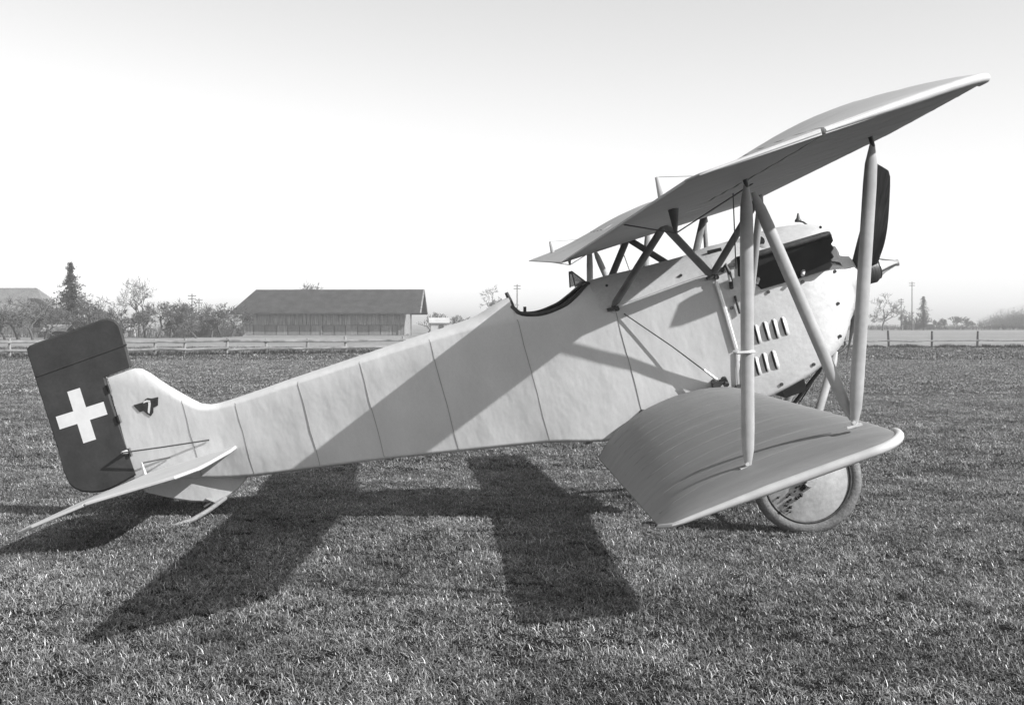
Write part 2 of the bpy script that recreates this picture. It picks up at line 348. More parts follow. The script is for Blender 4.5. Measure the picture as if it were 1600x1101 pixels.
obj('nose_bowl', V, Fc, 'metal', ac, True)
# stern cap
H = section(X0); obj('stern_post', [(X0, -y_, z_) for y_, z_ in H] + [(X0, y_, z_) for y_, z_ in H[::-1][1:-1]], [tuple(range(2 * len(H) - 2))], 'fabric', ac)
# seams of the fabric cover, both sides
def seam(x, zlo=0, zhi=1, wd=.007):
    parts = []
    for s in (-1, 1):
        H = section(x); P = H[6:JL + 3] if x < XFIN or True else H
        zs_ = [(y_, z_) for y_, z_ in P]
        V = []; Fc = []
        for k, (y_, z_) in enumerate(zs_):
            wob = .003 * math.sin(k * 2.1 + x * 9)
            V += [(x - wd / 2 + wob, s * (y_ + .0015), z_), (x + wd / 2 + wob, s * (y_ + .0015), z_), (x + wd / 2 + wob, s * (y_ - .004), z_), (x - wd / 2 + wob, s * (y_ - .004), z_)]
        for k in range(len(zs_) - 1):
            for q in range(4): Fc.append((k * 4 + q, k * 4 + (q + 1) % 4, k * 4 + 4 + (q + 1) % 4, k * 4 + 4 + q))
        obj('seam', V, Fc, 'seam', fus)
for px, py in [(373, 680), (477, 655), (580, 640), (694, 617), (832, 590), (981, 570), (286, 675)]:
    seam(B(px, py, -.3).x, wd=.003 if px < 300 else .0035)
# cockpit rim
P = [];
for i, x in enumerate(stations):
    if XC0 < x < XC1: P.append(Vector((x, -secs[i][-1][0], secs[i][-1][1])))
rim = P + [mir(p) for p in P[::-1]] + [P[0]]
tube('cockpit_padding', rim, .016, 'leather', ac, 8)
tube('headrest', [B(803, 484, 0), B(797, 470, 0), B(791, 457, 0)], [.05, .05, .04], 'leather', ac, 8, chordv=(0, 1, 0), thick=.35)
V, Fc = boxg((XC0 + .02, 0, cr_tab(bot, XC0) + .25), (.03, hw(XC0) * 1.8, .5)); obj('seat_back', V, Fc, 'inside', ac)
# windscreen
q0, q1 = B(914, 444, -.16), B(893, 424, -.12)
WS = [B(898, 449, -.2), B(916, 443, -.14), mir(B(916, 443, -.14)), mir(B(898, 449, -.2))]
top = B(893, 424, -.10)
V = [B(899, 448, -.22), B(917, 442, -.13), top, mir(top), mir(B(917, 442, -.13)), mir(B(899, 448, -.22))]
wsc = obj('windscreen', V, [(0, 1, 2), (1, 4, 3, 2), (3, 4, 5)], 'glass', ac)
tube('frame', [V[0], V[2], V[3], V[5]], .005, 'iron', wsc, 6); tube('frame', [V[1], V[2]], .006, 'iron', wsc, 6); tube('frame', [V[4], V[3]], .006, 'iron', wsc, 6)
tube('mirror_post', [B(820, 491, -.2), B(820, 479, -.2)], .012, 'iron', ac, 6)

# --- keel fin below the tail, rudder, badge ---
V, Fc = plateg([B(*p, 0) for p in [(216, 746), (310, 743), (391, 741), (372, 764), (345, 783), (300, 783), (262, 776), (228, 768)]], (0, 1, 0), .07, .015)
obj('keel_fin', V, Fc, 'fabric', ac)
rp = [(44, 552), (43, 545), (47, 540), (56, 536), (110, 517), (160, 499), (170, 497), (180, 500), (187, 507), (192, 522), (206, 572), (164, 587), (177, 631), (214, 742), (175, 763), (160, 768), (146, 769), (130, 768), (118, 763), (109, 755), (100, 735), (92, 704)]
V, Fc = plateg([B(px, py, 0) for px, py in rp], (0, 1, 0), .05, .014)
rud = obj('rudder', V, Fc, 'rudder', ac)
def bpoly(name, P, y, th, m, parent):
    V, Fc = plateg([B(px, py, y) for px, py in P], (0, 1, 0), th); return obj(name, V, Fc, m, parent)
tt = math.radians(17.5); cc, ss = math.cos(tt), math.sin(tt)
def crs(u, v): return (129 + u * cc + v * ss * 1.0, 648.5 - (u * ss) + v * cc)
a, b_ = 10.3, 42
V = []; Fc = []
cp = [(-a, -b_), (a, -b_), (a, -a), (b_ - 3, -a), (b_ - 3, a), (a, a), (a, b_), (-a, b_), (-a, a), (-b_ + 3, a), (-b_ + 3, -a), (-a, -a)]
for s in (-1, 1):
    base = len(V); V += [B(*crs(u, v), 0) + Vector((0, s * .0265, 0)) for u, v in cp]
    Fc += [tuple(base + k for k in q) for q in ((0, 1, 2, 11), (11, 2, 5, 8), (2, 3, 4, 5), (5, 6, 7, 8), (8, 9, 10, 11))]
for k in range(12): Fc.append((k, (k + 1) % 12, 12 + (k + 1) % 12, 12 + k))
tag(obj('cross', V, Fc, 'white', rud), 'white equal-armed cross on the dark rudder', None)
for A_, B__ in [((58, 588), (198, 538))]:
    tube('rib', [B(*A_, -.026), B(*B__, -.026)], .006, 'rudder', rud, 6)
for py in (600, 648, 700):
    tube('hinge', [B(166 + (py - 592) * .325, py, -.03), B(170 + (py - 592) * .325, py + 12, -.03)], .014, 'iron', rud, 6)
def e2(u, v): return (200 + u / 6.667, 560 + v / 6.667)
def on_fin(px, py, off):
    x = B(px, py, 0).x
    for _ in range(3): x = B(px, py, -hw(x)).x
    return B(px, py, -hw(x) - off)
V, Fc = plateg([on_fin(*e2(*q), .003) for q in [(55, 485), (160, 455), (178, 425), (205, 410), (245, 415), (315, 400), (312, 488), (265, 510), (264, 560), (238, 600), (200, 578), (160, 545), (120, 556)]], (0, 1, 0), .003)
bd = obj('badge', V, Fc, 'badge', ac); tag(bd, 'small dark winged shield badge with a white numeral seven on the fin', None)
V, Fc = merge([plateg([on_fin(*e2(*q), .006) for q in Q], (0, 1, 0), .002) for Q in ([(158, 468), (164, 445), (195, 432), (230, 436), (224, 456), (196, 452), (176, 460)], [(228, 436), (236, 470), (228, 545), (222, 574), (206, 560), (208, 520), (212, 480), (208, 452)])])
obj('numeral', V, Fc, 'white', bd)

# --- tailplane and elevators ---
def slab(name, top, th, m, parent, nrm):
    V, Fc = plateg(top, nrm, th, th * .5); return obj(name, V, Fc, m, parent)
for s in (1, -1):
    q = lambda x, y, z: (WB(x, y, z) if s == 1 else mir(WB(x, y, z)))
    S = [q(-1.70, -.06, .545), q(-1.665, -.5, .555), q(-1.66, -1.3, .555), q(-1.68, -1.62, .548), q(-1.80, -1.77, .51), q(-2.36, -1.78, .345), q(-2.36, -.06, .34)]
    slab('tailplane', S, .024, 'tail', ac, (.0, 0, 1))
    E_ = [q(-2.375, -.10, .335), q(-2.375, -1.78, .335), q(-2.70, -1.78, .20), q(-2.80, -1.72, .155), q(-2.83, -1.5, .145), q(-2.77, -.45, .17), q(-2.62, -.16, .23)]
    el = slab('elevator', E_, .020, 'tail', ac, (-.15, 0, 1))
    hx = q(-2.36, -.22, .33); tube('control_horn', [hx, hx + Vector((.0, 0, .115))], [.022, .007], 'rim', el, 6)
    tube('control_horn', [hx, hx - Vector((.0, 0, .10))], [.022, .007], 'rim', el, 6)
    tube('control_cable', [hx + Vector((0, 0, .11)), (B(266, 714, -.06) if s == 1 else mir(B(266, 714, -.06)))], .006, 'wire', ac, 5)
tube('rudder_horn', [B(190, 707, -.10), B(200, 705, -.02), B(200, 705, .02), mir(B(190, 707, -.10))], [.008, .018, .018, .008], 'rim', rud, 6)
for s in (1, -1):
    P = [B(190, 707, -.10), B(255, 698, -.13), B(327, 687, -.095)]; P = P if s == 1 else [mir(p) for p in P]
    tube('control_cable', P, .006, 'wire', ac, 5)
# tail skid
sk = tube('tail_skid', [B(352, 778, -.02), B(326, 797, -.15), B(300, 812, -.28), B(268, 822, -.40)], [.028, .03, .03, .022], 'ash', ac, 8, chordv=(0, 1, 0), thick=.6)
tube('skid_stay', [B(322, 779, -.03), B(340, 786, -.06)], .012, 'strut', ac, 6); tube('skid_stay', [B(318, 792, -.10), B(334, 782, -.03)], .008, 'iron', ac, 6)

# --- wings ---
US = [(0, 0), (.008, .14), (.03, .31), (.08, .50), (.154, .69), (.31, .92), (.48, 1), (.6, .97), (.75, .82), (.91, .43), (1, 0)]
LS = [(0, 0), (.01, .45), (.04, .8), (.12, 1), (.3, .85), (.55, .55), (.8, .25), (1, 0)]
UU = [(0, 0), (.008, .16), (.03, .38), (.08, .70), (.15, .93), (.22, 1), (.34, .95), (.48, .76), (.62, .50), (.8, .20), (1, 0)]
def wing(le0, te0, le1, te1, yroot, tmax, under, rk, rte, seed, sh=US, tl=.55, tp=None):
    """returns function (s,u) -> upper, lower body points; le/te body points at y=0 plane and at the tip"""
    yl, yt = abs(le1.y), abs(te1.y)
    def fn(s, u):
        ytip = yl + (yt - yl) * u
        if u < rk: ytip -= .26 * (1 - math.sqrt(max(0, 1 - (1 - u / rk) ** 2)))
        if u > 1 - rte: ytip -= .10 * (1 - math.sqrt(max(0, 1 - (1 - (1 - u) / rte) ** 2)))
        y = yroot + s * (ytip - yroot)
        L = le0 + (le1 - le0) * (y - abs(le0.y)) / (yl - abs(le0.y)); T_ = te0 + (te1 - te0) * (y - abs(te0.y)) / (yt - abs(te0.y))
        c = L + (T_ - L) * u
        edge = max(0, (ytip - y)); k = math.sqrt(1 - (1 - min(1, edge / tl)) ** 2) if tp is None else min(1, edge / tl) ** tp
        rib = math.sin(math.pi * (y - .1) / .31) ** 2
        sag = .0075 * math.sin(math.pi * min(1, u * 1.02)) * rib * k
        up = tmax(y) * cr_tab(sh, u) * (.10 + .90 * k) - sag
        lo = -under * cr_tab(LS, u) * (.3 + .7 * k) + sag * .6
        lo -= .006; up += .004
        return Vector((c.x, -y, c.z + up)), Vector((c.x, -y, c.z + lo))
    return fn
def cosu(a, b_, n):
    out = []
    for i in range(n + 1):
        f = i / n; out.append(a + (b_ - a) * (f ** 1.7 if a == 0 else f))
    return out
def patch(fn, ss_, us, s):
    V = []; Fc = []; nu = len(us); ns = len(ss_)
    f = (lambda p: p) if s == 1 else mir
    for lay in (0, 1):
        for a in ss_:
            for u in us: V.append(f(fn(a, u)[lay]))
    I = lambda l, i, j: l * ns * nu + i * nu + j
    for l in (0, 1):
        for i in range(ns - 1):
            for j in range(nu - 1): Fc.append((I(l, i, j), I(l, i + 1, j), I(l, i + 1, j + 1), I(l, i, j + 1)))
    for i in range(ns - 1):
        Fc.append((I(0, i, 0), I(0, i + 1, 0), I(1, i + 1, 0), I(1, i, 0))); Fc.append((I(0, i, nu - 1), I(0, i + 1, nu - 1), I(1, i + 1, nu - 1), I(1, i, nu - 1)))
    for j in range(nu - 1):
        Fc.append((I(0, 0, j), I(0, 0, j + 1), I(1, 0, j + 1), I(1, 0, j))); Fc.append((I(0, ns - 1, j), I(0, ns - 1, j + 1), I(1, ns - 1, j + 1), I(1, ns - 1, j)))
    return V, Fc
UH = .60
up_ = wing(WB(2.335, 0, 2.498), WB(.778, 0, 1.952), WB(2.305, -4.44, 2.560), WB(.855, -5.14, 2.024), 0, lambda y: .17, .042, .14, .05, 1, UU, 1.25, .72)
lw_ = wing(WB(2.165, -.45, .935), WB(1.019, -.45, .50), WB(2.125, -3.87, .955), WB(.942, -3.90, .525), .46, lambda y: .225 - .115 * max(0, (y - .46)) / 3.1, .035, .16, .04, 2)
wings = {}
for s in (1, -1):
    f = (lambda p: p) if s == 1 else mir
    S1 = frange(0, .9, 90) + frange(.9, 1, 16)[1:]; SA = [a for a in S1 if a <= .5]; SB = [a for a in S1 if a >= .5]
    V, Fc = merge([patch(up_, S1, cosu(0, UH, 18), s), patch(up_, SA, cosu(UH, 1, 12), s)])
    uw = obj('upper_wing', V, Fc, 'wing', ac, True, 35)
    SB2 = [SB[0] + .004] + SB[1:]
    V, Fc = patch(lambda a, u: up_(a, u), SB2, cosu(UH + .012, 1, 12), s)
    ail = obj('aileron', V, Fc, 'wing', uw, True, 35)
    # rounded tip bow of the fixed wing
    P = [f((up_(1, u)[0] + up_(1, u)[1]) / 2) for u in cosu(0, UH, 26)]
    tube('wing_tip_bow', P, [.020 - .012 * max(0, (k - 18) / 8) for k in range(27)], 'rim', uw, 10)
    P = [f((up_(1, u)[0] + up_(1, u)[1]) / 2) for u in cosu(UH + .015, 1, 14)]
    tube('aileron_edge', P, .006, 'wing', ail, 8)
    # aileron horn and cables
    hu, hl = up_(.70, .88)[0], up_(.62, .80)[1]; tip_ = f(hu + Vector((-.0, 0, .12)))
    tube('control_horn', [f(hu), tip_], [.022, .009], 'strut', ail, 6, chordv=(1, 0, 0), thick=.4)
    tipl = f(hl + Vector((-.02, 0, -.13))); tube('control_horn', [f(hl), tipl], [.03, .009], 'cabane', ail, 6, chordv=(1, 0, 0), thick=.4)
    tube('control_cable', [tipl, f(up_(.62, .50)[1])], .004, 'wire', uw, 5); tube('control_cable', [tipl, f(up_(.62, .98)[1])], .004, 'wire', ail, 5)
    tube('control_cable', [tip_, f(up_(.70, .70)[0])], .0015, 'wire', uw, 5)
    # lower wing
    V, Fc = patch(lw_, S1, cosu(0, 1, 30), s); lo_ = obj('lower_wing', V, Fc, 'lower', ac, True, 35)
    P = [f((lw_(1, u)[0] + lw_(1, u)[1]) / 2) for u in cosu(0, 1, 36)]
    tube('wing_tip_bow', P, [.024 - .014 * max(0, (k - 26) / 10) for k in range(37)], 'rim', lo_, 10)
    # rib tapes sewn over the ribs
    for fnw, par, us_, lay, y_n, sg_ in ((lw_, lo_, cosu(.0, .97, 22), 0, 11, 1), (up_, uw, [.03 + .55 * k / 14 for k in range(15)], 1, 14, -1)):
        for k in range(1, y_n):
            sm0 = k / y_n; V = []; Fc = []; hwid = .012 / 3.9
            for u in us_:
                for ds, dz in ((-hwid, -.002), (-hwid, .0012), (hwid, .0012), (hwid, -.002)): V.append(f(fnw(sm0 + ds, u)[lay] + Vector((0, 0, dz * sg_))))
            for i in range(len(us_) - 1):
                for q in range(4): Fc.append((i * 4 + q, i * 4 + (q + 1) % 4, i * 4 + 4 + (q + 1) % 4, i * 4 + 4 + q))
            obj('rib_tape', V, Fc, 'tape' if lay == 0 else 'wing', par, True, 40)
    # root fittings
    for px, py in ((1010, 648), (1123, 600)):
        c = f(B(px, py, -.45)); V, Fc = merge([tubeg([c - Vector((.05, 0, .0)), c + Vector((.06, 0, .015))], .022, 8), tubeg([c + Vector((-.02, -.03 * s, -.0)), c + Vector((-.02, .05 * s, .02))], .03, 8), tubeg([c + Vector((.05, -.02 * s, -.02)), c + Vector((.05, .03 * s, .03))], .022, 8)])
        obj('wing_root_fitting', V, Fc, 'iron', lo_, True, 40)
    wings[s] = (uw, lo_)
# --- struts ---
def strut(name, p, q, wd, th, m, parent, taper=.09, chordv=(1, 0, 0)):
    p, q = Vector(p), Vector(q); L = (q - p).length; pts = []; rr = []
    for k in range(15):
        f = k / 14; e = min(f, 1 - f) / taper
        pts.append(p.lerp(q, f)); rr.append(wd * (.38 + .62 * min(1, e) ** .7))
    V, Fc = tubeg(pts, rr, 14, True, chordv, th / wd); return obj(name, V, Fc, m, parent, True, 60)
YS = 3.6
for s in (1, -1):
    f = (lambda p: p) if s == 1 else mir
    ft, rt, fb, rb = B(1363, 225, -YS), B(1166, 288, -YS), B(1335, 668, -YS), B(1169, 733, -YS)
    dt, db = B(1177, 300, -YS + .04), B(1331, 655, -YS + .04)
    for nm, a, b_, wd in (('interplane_strut', ft, fb, .034), ('interplane_strut', rt, rb, .033), ('diagonal_strut', dt, db, .031)):
        strut(nm, f(a), f(b_), wd, wd * .62, 'strut', ac)
    for pt in (fb, rb):
        V, Fc = merge([boxg(f(pt + Vector((0, 0, .010))), (.075, .03, .012)), tubeg([f(pt + Vector((0, -.018, .028))), f(pt + Vector((0, .018, .028)))], .009, 8)]); obj('strut_foot', V, Fc, 'strip', ac)
    for pt, dz in ((ft, 1), (rt, 1)):
        tube('strut_fitting', [f(pt - Vector((0, 0, .015 * dz))), f(pt + Vector((.0, 0, .05 * dz)))], [.011, .013], 'iron', ac, 8)
    # cabane W
    ta, tb = B(1038, 352, -.95), B(1190, 301, -1.0)
    ba, bb, bc = B(957, 480, -.43), B(1112, 431, -.43), B(1158, 600, -.46)
    for a, b_ in ((ta, ba), (ta, bb), (tb, bb)): strut('cabane_strut', f(a), f(b_), .030, .019, 'cabane', ac, .06)
    strut('cabane_strut', f(tb), f(bc), .027, .018, 'strut', ac, .08)
    for pt in (ta, tb):
        V, Fc = boxg(f(pt + Vector((0, 0, .02))), (.17, .045, .03)); obj('strut_fitting', V, Fc, 'iron', ac)
    for pt in (ba, bb, bc):
        V, Fc = merge([boxg(f(pt + Vector((0, .0, -.01))), (.085, .04, .022)), tubeg([f(pt + Vector((.03, -.03, -.02))), f(pt + Vector((.03, .03, -.02)))], .016, 8)]); obj('strut_fitting', V, Fc, 'iron', ac)
    tube('bracing_cable', [f(B(975, 490, -.44)), f(B(1050, 541, -.47)), f(B(1122, 595, -.50))], .005, 'wire', ac, 5)
    tube('turnbuckle', [f(B(1100, 578, -.49)), f(B(1120, 593, -.50))], .010, 'strip', ac, 6)
    tube('bracing_cable', [f(B(1145, 290, -2.6)), f(B(1150, 420, -2.2))], .004, 'wire', ac, 5)
tube('strut_clamp', [B(1147, 549, -YS), B(1153, 551, -YS - .045), B(1170, 550, -YS - .045), B(1178, 549, -YS)], .008, 'strip', ac, 6)

# --- nose details ---
XY = lambda px, py: -(hw(B(px, py, -.42).x) + .008)
def on_side(px, py, off=0.0):
    x = B(px, py, -.4).x
    for _ in range(3): x = B(px, py, -hw(x)).x
    return B(px, py, -hw(x) - off)
lv = [((1180, 506), (1188, 538)), ((1194, 501), (1203, 533)), ((1208, 497), (1217, 530)), ((1222, 494), (1231, 525)), ((1180, 556), (1188, 587)), ((1193, 550), (1201, 582)), ((1207, 546), (1216, 578))]
for a, b_ in lv:
    p, q = on_side(*a), on_side(*b_); V = []; Fc = []
    n = 9
    for k in range(n):
        f = k / (n - 1); c = p.lerp(q, f); h = math.sin(math.pi * f) ** .5
        V += [c + Vector((-.024, .004, 0)), c + Vector((-.008, -.026 * h, 0)), c + Vector((.004, -.024 * h, 0)), c + Vector((.024, .003, 0))]
    for k in range(n - 1):
        for j in range(3): Fc.append((k * 4 + j, k * 4 + j + 1, k * 4 + 5 + j, k * 4 + 4 + j))
    o = obj('louvre', V, Fc, 'metal', cowl, True, 50)
    o2 = obj('louvre', [mir(v) for v in V], Fc, 'metal', cowl, True, 50)
    d_ = obj('louvre_mouth_shade', [V[4 * k + j] + Vector((-.0015, 0, 0)) for k in range(n) for j in (0, 1)], [(2 * k, 2 * k + 1, 2 * k + 3, 2 * k + 2) for k in range(n - 1)], 'dark', cowl)  # black strip over the aft slope, painted shade of the louvre opening
# engine cover hump along the top
er = poly([(1100, 388), (1130, 379), (1165, 369), (1205, 357), (1245, 351), (1272, 352), (1281, 354), (1286, 359)], lambda x: 0)
V = []; Fc = []; hs = frange(er[0][0], er[-1][0], 26); n = 15
for x in hs:
    zt = cr_tab(er, x); zb = zt - .30; e = min(1, (x - hs[0]) / .35) * min(1, max(0, (hs[-1] - x) / .05) * .3 + .7)
    for k in range(n):
        a = math.pi * k / (n - 1); y = -math.cos(a); V.append((x, (.345 * e + .01) * (abs(y) ** .85) * (1 if y > 0 else -1), zb + (zt - zb) * math.sin(a) ** .55))
for i in range(len(hs) - 1):
    for k in range(n - 1): Fc.append((i * n + k, i * n + k + 1, (i + 1) * n + k + 1, (i + 1) * n + k))
Fc.append(tuple(range((len(hs) - 1) * n, len(hs) * n)))
obj('engine_cover', V, Fc, 'metal', ac, True, 45)
# black cylinder bank on each side
for s in (1, -1):
    f = (lambda p: p) if s == 1 else mir
    Q = [(1152, 401), (1218, 383), (1294, 361), (1299, 366), (1302, 376), (1299, 381), (1303, 388), (1299, 394), (1303, 401), (1299, 406), (1301, 414), (1296, 421), (1242, 437), (1190, 452), (1183, 446), (1176, 440), (1153, 431)]
    V = []; Fc = []
    n = len(Q)
    for y in (-.30, -.425, -.440):
        for k, (px, py) in enumerate(Q):
            cxq, cyq = 1228, 408; g_ = 1 if y > -.43 else .965
            # the outline is fixed on the outer face and carried straight inwards along y
            p = B(cxq + (px - cxq) * g_, cyq + (py - cyq) * g_, -.425); V.append(f(Vector((p.x, y, p.z))))
    for l in range(2):
        for k in range(n): Fc.append((l * n + k, l * n + (k + 1) % n, (l + 1) * n + (k + 1) % n, (l + 1) * n + k))
    Fc.append(tuple(2 * n + k for k in range(n)))
    bank = obj('cylinder_bank', V, Fc, 'dark', ac)
    tube('valve_cover_roll', [f(B(1156, 405, -.445)), f(B(1220, 388, -.445)), f(B(1297, 366, -.445))], [.024, .024, .022], 'iron', bank, 10)
    for px, py in ((1255, 424), (1184, 436)):
        tube('exhaust_stub', [f(B(px, py, -.43)), f(B(px - 1, py + 6, -.475))], [.018, .013], 'strip', bank, 8)
for px, py in ((1247, 359),):
    tube('filler_cap', [B(px, py + 3, -.05), B(px, py - 1, -.05), B(px, py - 3, -.05), B(px, py - 8, -.05)], [.034, .034, .014, .010], 'iron', ac, 10)
tube('filler_cap', [B(1247, 347, .12), B(1247, 344, .12), B(1247, 341, .12), B(1247, 333, .12)], [.026, .026, .014, .006], 'iron', ac, 10)
tube('filler_pipe', [B(1247, 345, .12), B(1255, 347, .05), B(1262, 352, -.05), B(1268, 364, -.15)], .007, 'iron', ac, 6)
tube('tank_cap', [B(1187, 377, -.26), B(1187, 377, -.30)], .038, 'iron', ac, 12)
tube('gun_port', [B(1106, 396, -.27), B(1127, 392, -.27)], [.022, .026], 'dark', ac, 10)  # solid tube, blackened to stand for the shaded hole
# bolts
for px, py in ((1200, 456), (1254, 440), (1304, 424), (1309, 474), (1312, 525), (1271, 569), (1221, 600), (1131, 481), (1143, 481), (1158, 565)):
    c = on_side(px, py); tube('bolt', [c, c - Vector((0, .014, 0))], .013, 'iron', cowl, 8); tube('bolt', [mir(c), mir(c) + Vector((0, .014, 0))], .013, 'iron', cowl, 8)
for px, py in ((1103, 427), (948, 446), (1064, 430), (1282, 355)):
    tube('bolt', [B(px, py, -.38), B(px, py, -.42)], .011, 'iron', deck, 8)
# bright strap and pipes at the firewall
V, Fc = merge([tubeg([on_side(1119, 440, .012), on_side(1132, 482, .012), on_side(1150, 545, .012)], .016, 6, True, (1, 0, 0), .35)]); obj('firewall_strap', V, Fc, 'strip', ac)
V, Fc = merge([tubeg([on_side(1152, 548, .012), on_side(1153, 580, .012), on_side(1155, 612, .012)], .014, 6, True, (1, 0, 0), .35)]); obj('firewall_strap', V, Fc, 'strip', ac)
tube('water_pipe', [on_side(1128, 424, .02), on_side(1134, 414, .05), on_side(1139, 425, .06), on_side(1142, 440, .05), on_side(1143, 450, .02)], .016, 'iron', ac, 8)
tube('water_pipe', [on_side(1134, 418, .05), on_side(1139, 428, .06), on_side(1141, 440, .06)], .012, 'strip', ac, 8)
tube('fuel_pipe', [on_side(1112, 428, .03), on_side(1128, 420, .04), on_side(1148, 414, .02)], .012, 'iron', ac, 6)
tube('control_rod', [on_side(1148, 462, .02), on_side(1156, 490, .02)], .009, 'iron', ac, 6)
V, Fc = plateg([B(*p, -.28) for p in [(1214, 609), (1248, 590), (1252, 608), (1220, 619)]], (0, 1, 0), .3); obj('air_intake', V, Fc, 'dark', ac)
tube('nose_pipe', [B(1322, 538, -.2), B(1318, 545, -.22), B(1300, 556, -.24), B(1288, 570, -.25)], .013, 'iron', ac, 8)
# --- propeller ---
hub = B(1347, 425, 0); HX, HZ = hub.x, hub.z
pr = bpy.data.objects.new('propeller', None); COL.objects.link(pr); pr.parent = ac; pr.location = (HX, 0, HZ)
pr.rotation_euler = (math.radians(53.5), 0, 0)
def blade(sg):
    V = []; Fc = []; n = 16; rs = frange(.0, 1.23, 26)
    for r_ in rs:
        f = r_ / 1.23; ch = lerp_tab([(0, .16), (.12, .2), (.3, .195), (.7, .17), (.9, .16), (.97, .15), (1, .12)], f) * .5
        th = lerp_tab([(0, .07), (.15, .05), (.4, .028), (1, .008)], f) * .5; an = math.atan2(.72, max(.2, r_))
        sw = .03 * math.sin(f * 3)
        for k in range(n):
            q = 2 * math.pi * k / n; a_, b_ = ch * math.cos(q) + sw, th * math.sin(q) * (1 if math.sin(q) > 0 else .4)
            y = a_ * math.cos(an) - b_ * math.sin(an); x = a_ * math.sin(an) + b_ * math.cos(an)
            V.append(Vector((x, -y * sg, r_ * sg)))
    for i in range(len(rs) - 1):
        for k in range(n): Fc.append((i * n + k, i * n + (k + 1) % n, (i + 1) * n + (k + 1) % n, (i + 1) * n + k))
    Fc.append(tuple((len(rs) - 1) * n + k for k in range(n)))
    return V, Fc
for sg in (1, -1):
    V, Fc = blade(sg); obj('blade', V, Fc, 'wood', pr, True, 50)
tube('hub', [(-.09, 0, 0), (-.07, 0, 0), (.09, 0, 0), (.11, 0, 0)], [.09, .105, .105, .09], 'wood', pr, 20)
tube('hub_plate', [(.11, 0, 0), (.125, 0, 0)], .085, 'iron', pr, 20)
tube('starter_claw', [(.12, 0, 0), (.17, 0, 0), (.26, 0, 0), (.285, 0, 0)], [.075, .05, .022, .028], 'strip', pr, 12)
for k in range(3):
    a = 2.094 * k + .5; tube('hub_stay', [(.12, .075 * math.cos(a), .075 * math.sin(a)), (.27, .015 * math.cos(a), .015 * math.sin(a))], .006, 'iron', pr, 5)
# --- undercarriage ---
AXW = W(1260, 748, CAMD - .75)
def axw(y): return RT @ Vector((AXW.x, y, AXW.z))
tube('axle', [axw(-.82), axw(.82)], .022, 'iron', ac, 10)
for s in (-1, 1):
    f = (lambda p: p) if s == -1 else mir
    leg = axw(s * .60); ft_ = f(B(1307, 549, -.33)); rt_ = f(B(1150, 655, -.38))
    strut('landing_leg', ft_, leg + Vector((0, 0, .02)), .030, .020, 'strut', ac, .1)
    strut('landing_leg', rt_, leg + Vector((-.02, 0, .02)), .030, .020, 'strut', ac, .1)
    tube('bracing_cable', [f(B(1284, 574, -.30)), axw(-s * .55)], .006, 'wire', ac, 5)
strut('spreader_brace', B(1285, 573, -.31), B(1205, 676, -.1), .016, .012, 'iron', ac, .05)
for s in (-1, 1):
    wh = bpy.data.objects.new('wheel', None); COL.objects.link(wh); wh.parent = ac; wh.location = axw(s * .75)
    wh.rotation_euler = (Matrix.Rotation(-ROLL, 3, 'X') @ Matrix.Rotation(math.radians(1.5) * -s, 3, 'Z')).to_euler()
    RO, RI = .395, .049
    V = []; Fc = []; n, mm = 56, 14
    for i in range(n):
        a = 2 * math.pi * i / n
        for j in range(mm):
            q = 2 * math.pi * j / mm; r_ = RO - RI + RI * math.cos(q); V.append(Vector((r_ * math.cos(a), RI * .95 * math.sin(q), r_ * math.sin(a))))
    for i in range(n):
        for j in range(mm): Fc.append((i * mm + j, ((i + 1) % n) * mm + j, ((i + 1) % n) * mm + (j + 1) % mm, i * mm + (j + 1) % mm))
    obj('tyre', V, Fc, 'tyre', wh, True)
    prof = [(.0, -.105), (.045, -.105), (.05, -.07), (.10, -.068), (.2, -.052), (.298, -.030), (.302, .03), (.2, .045), (.05, .06), (.05, .09), (0, .09)]
    V = []; Fc = []
    for i in range(n):
        a = 2 * math.pi * i / n
        for r_, y in prof: V.append(Vector((r_ * math.cos(a), y * (1 if s == -1 else -1), r_ * math.sin(a))))
    k_ = len(prof)
    for i in range(n):
        for j in range(k_ - 1): Fc.append((i * k_ + j, ((i + 1) % n) * k_ + j, ((i + 1) % n) * k_ + j + 1, i * k_ + j + 1))
    obj('wheel_cover', V, Fc, 'disc', wh, True, 35)
    V, Fc = tubeg([Vector((.306 * math.cos(2 * math.pi * i / n), s * .032, .306 * math.sin(2 * math.pi * i / n))) for i in range(n + 1)], .010, 8, False); obj('rim', V, Fc, 'iron', wh, True)
    rr = random.Random(4); parts = []
    for k in range(30):
        f = rr.random(); c = Vector((-.03 - .20 * f + rr.gauss(0, .022), 0, -.02 - .13 * f + rr.gauss(0, .035)))
        r2 = math.hypot(c.x, c.z); c.y = s * lerp_tab([(0, .106), (.045, .1), (.06, .074), (.1, .070), (.2, .054), (.28, .034)], r2)
        h = rr.uniform(.006, .017); parts.append(tubeg([c - Vector((h, 0, h * .4)), c + Vector((0, s * .008, 0)), c + Vector((h, 0, h * .5))], [.004, h * .8, .004], 6, True, (1, 0, 0), .6))
    V, Fc = merge(parts); obj('mud_splash', V, Fc, 'mud', wh)['kind'] = 'stuff'

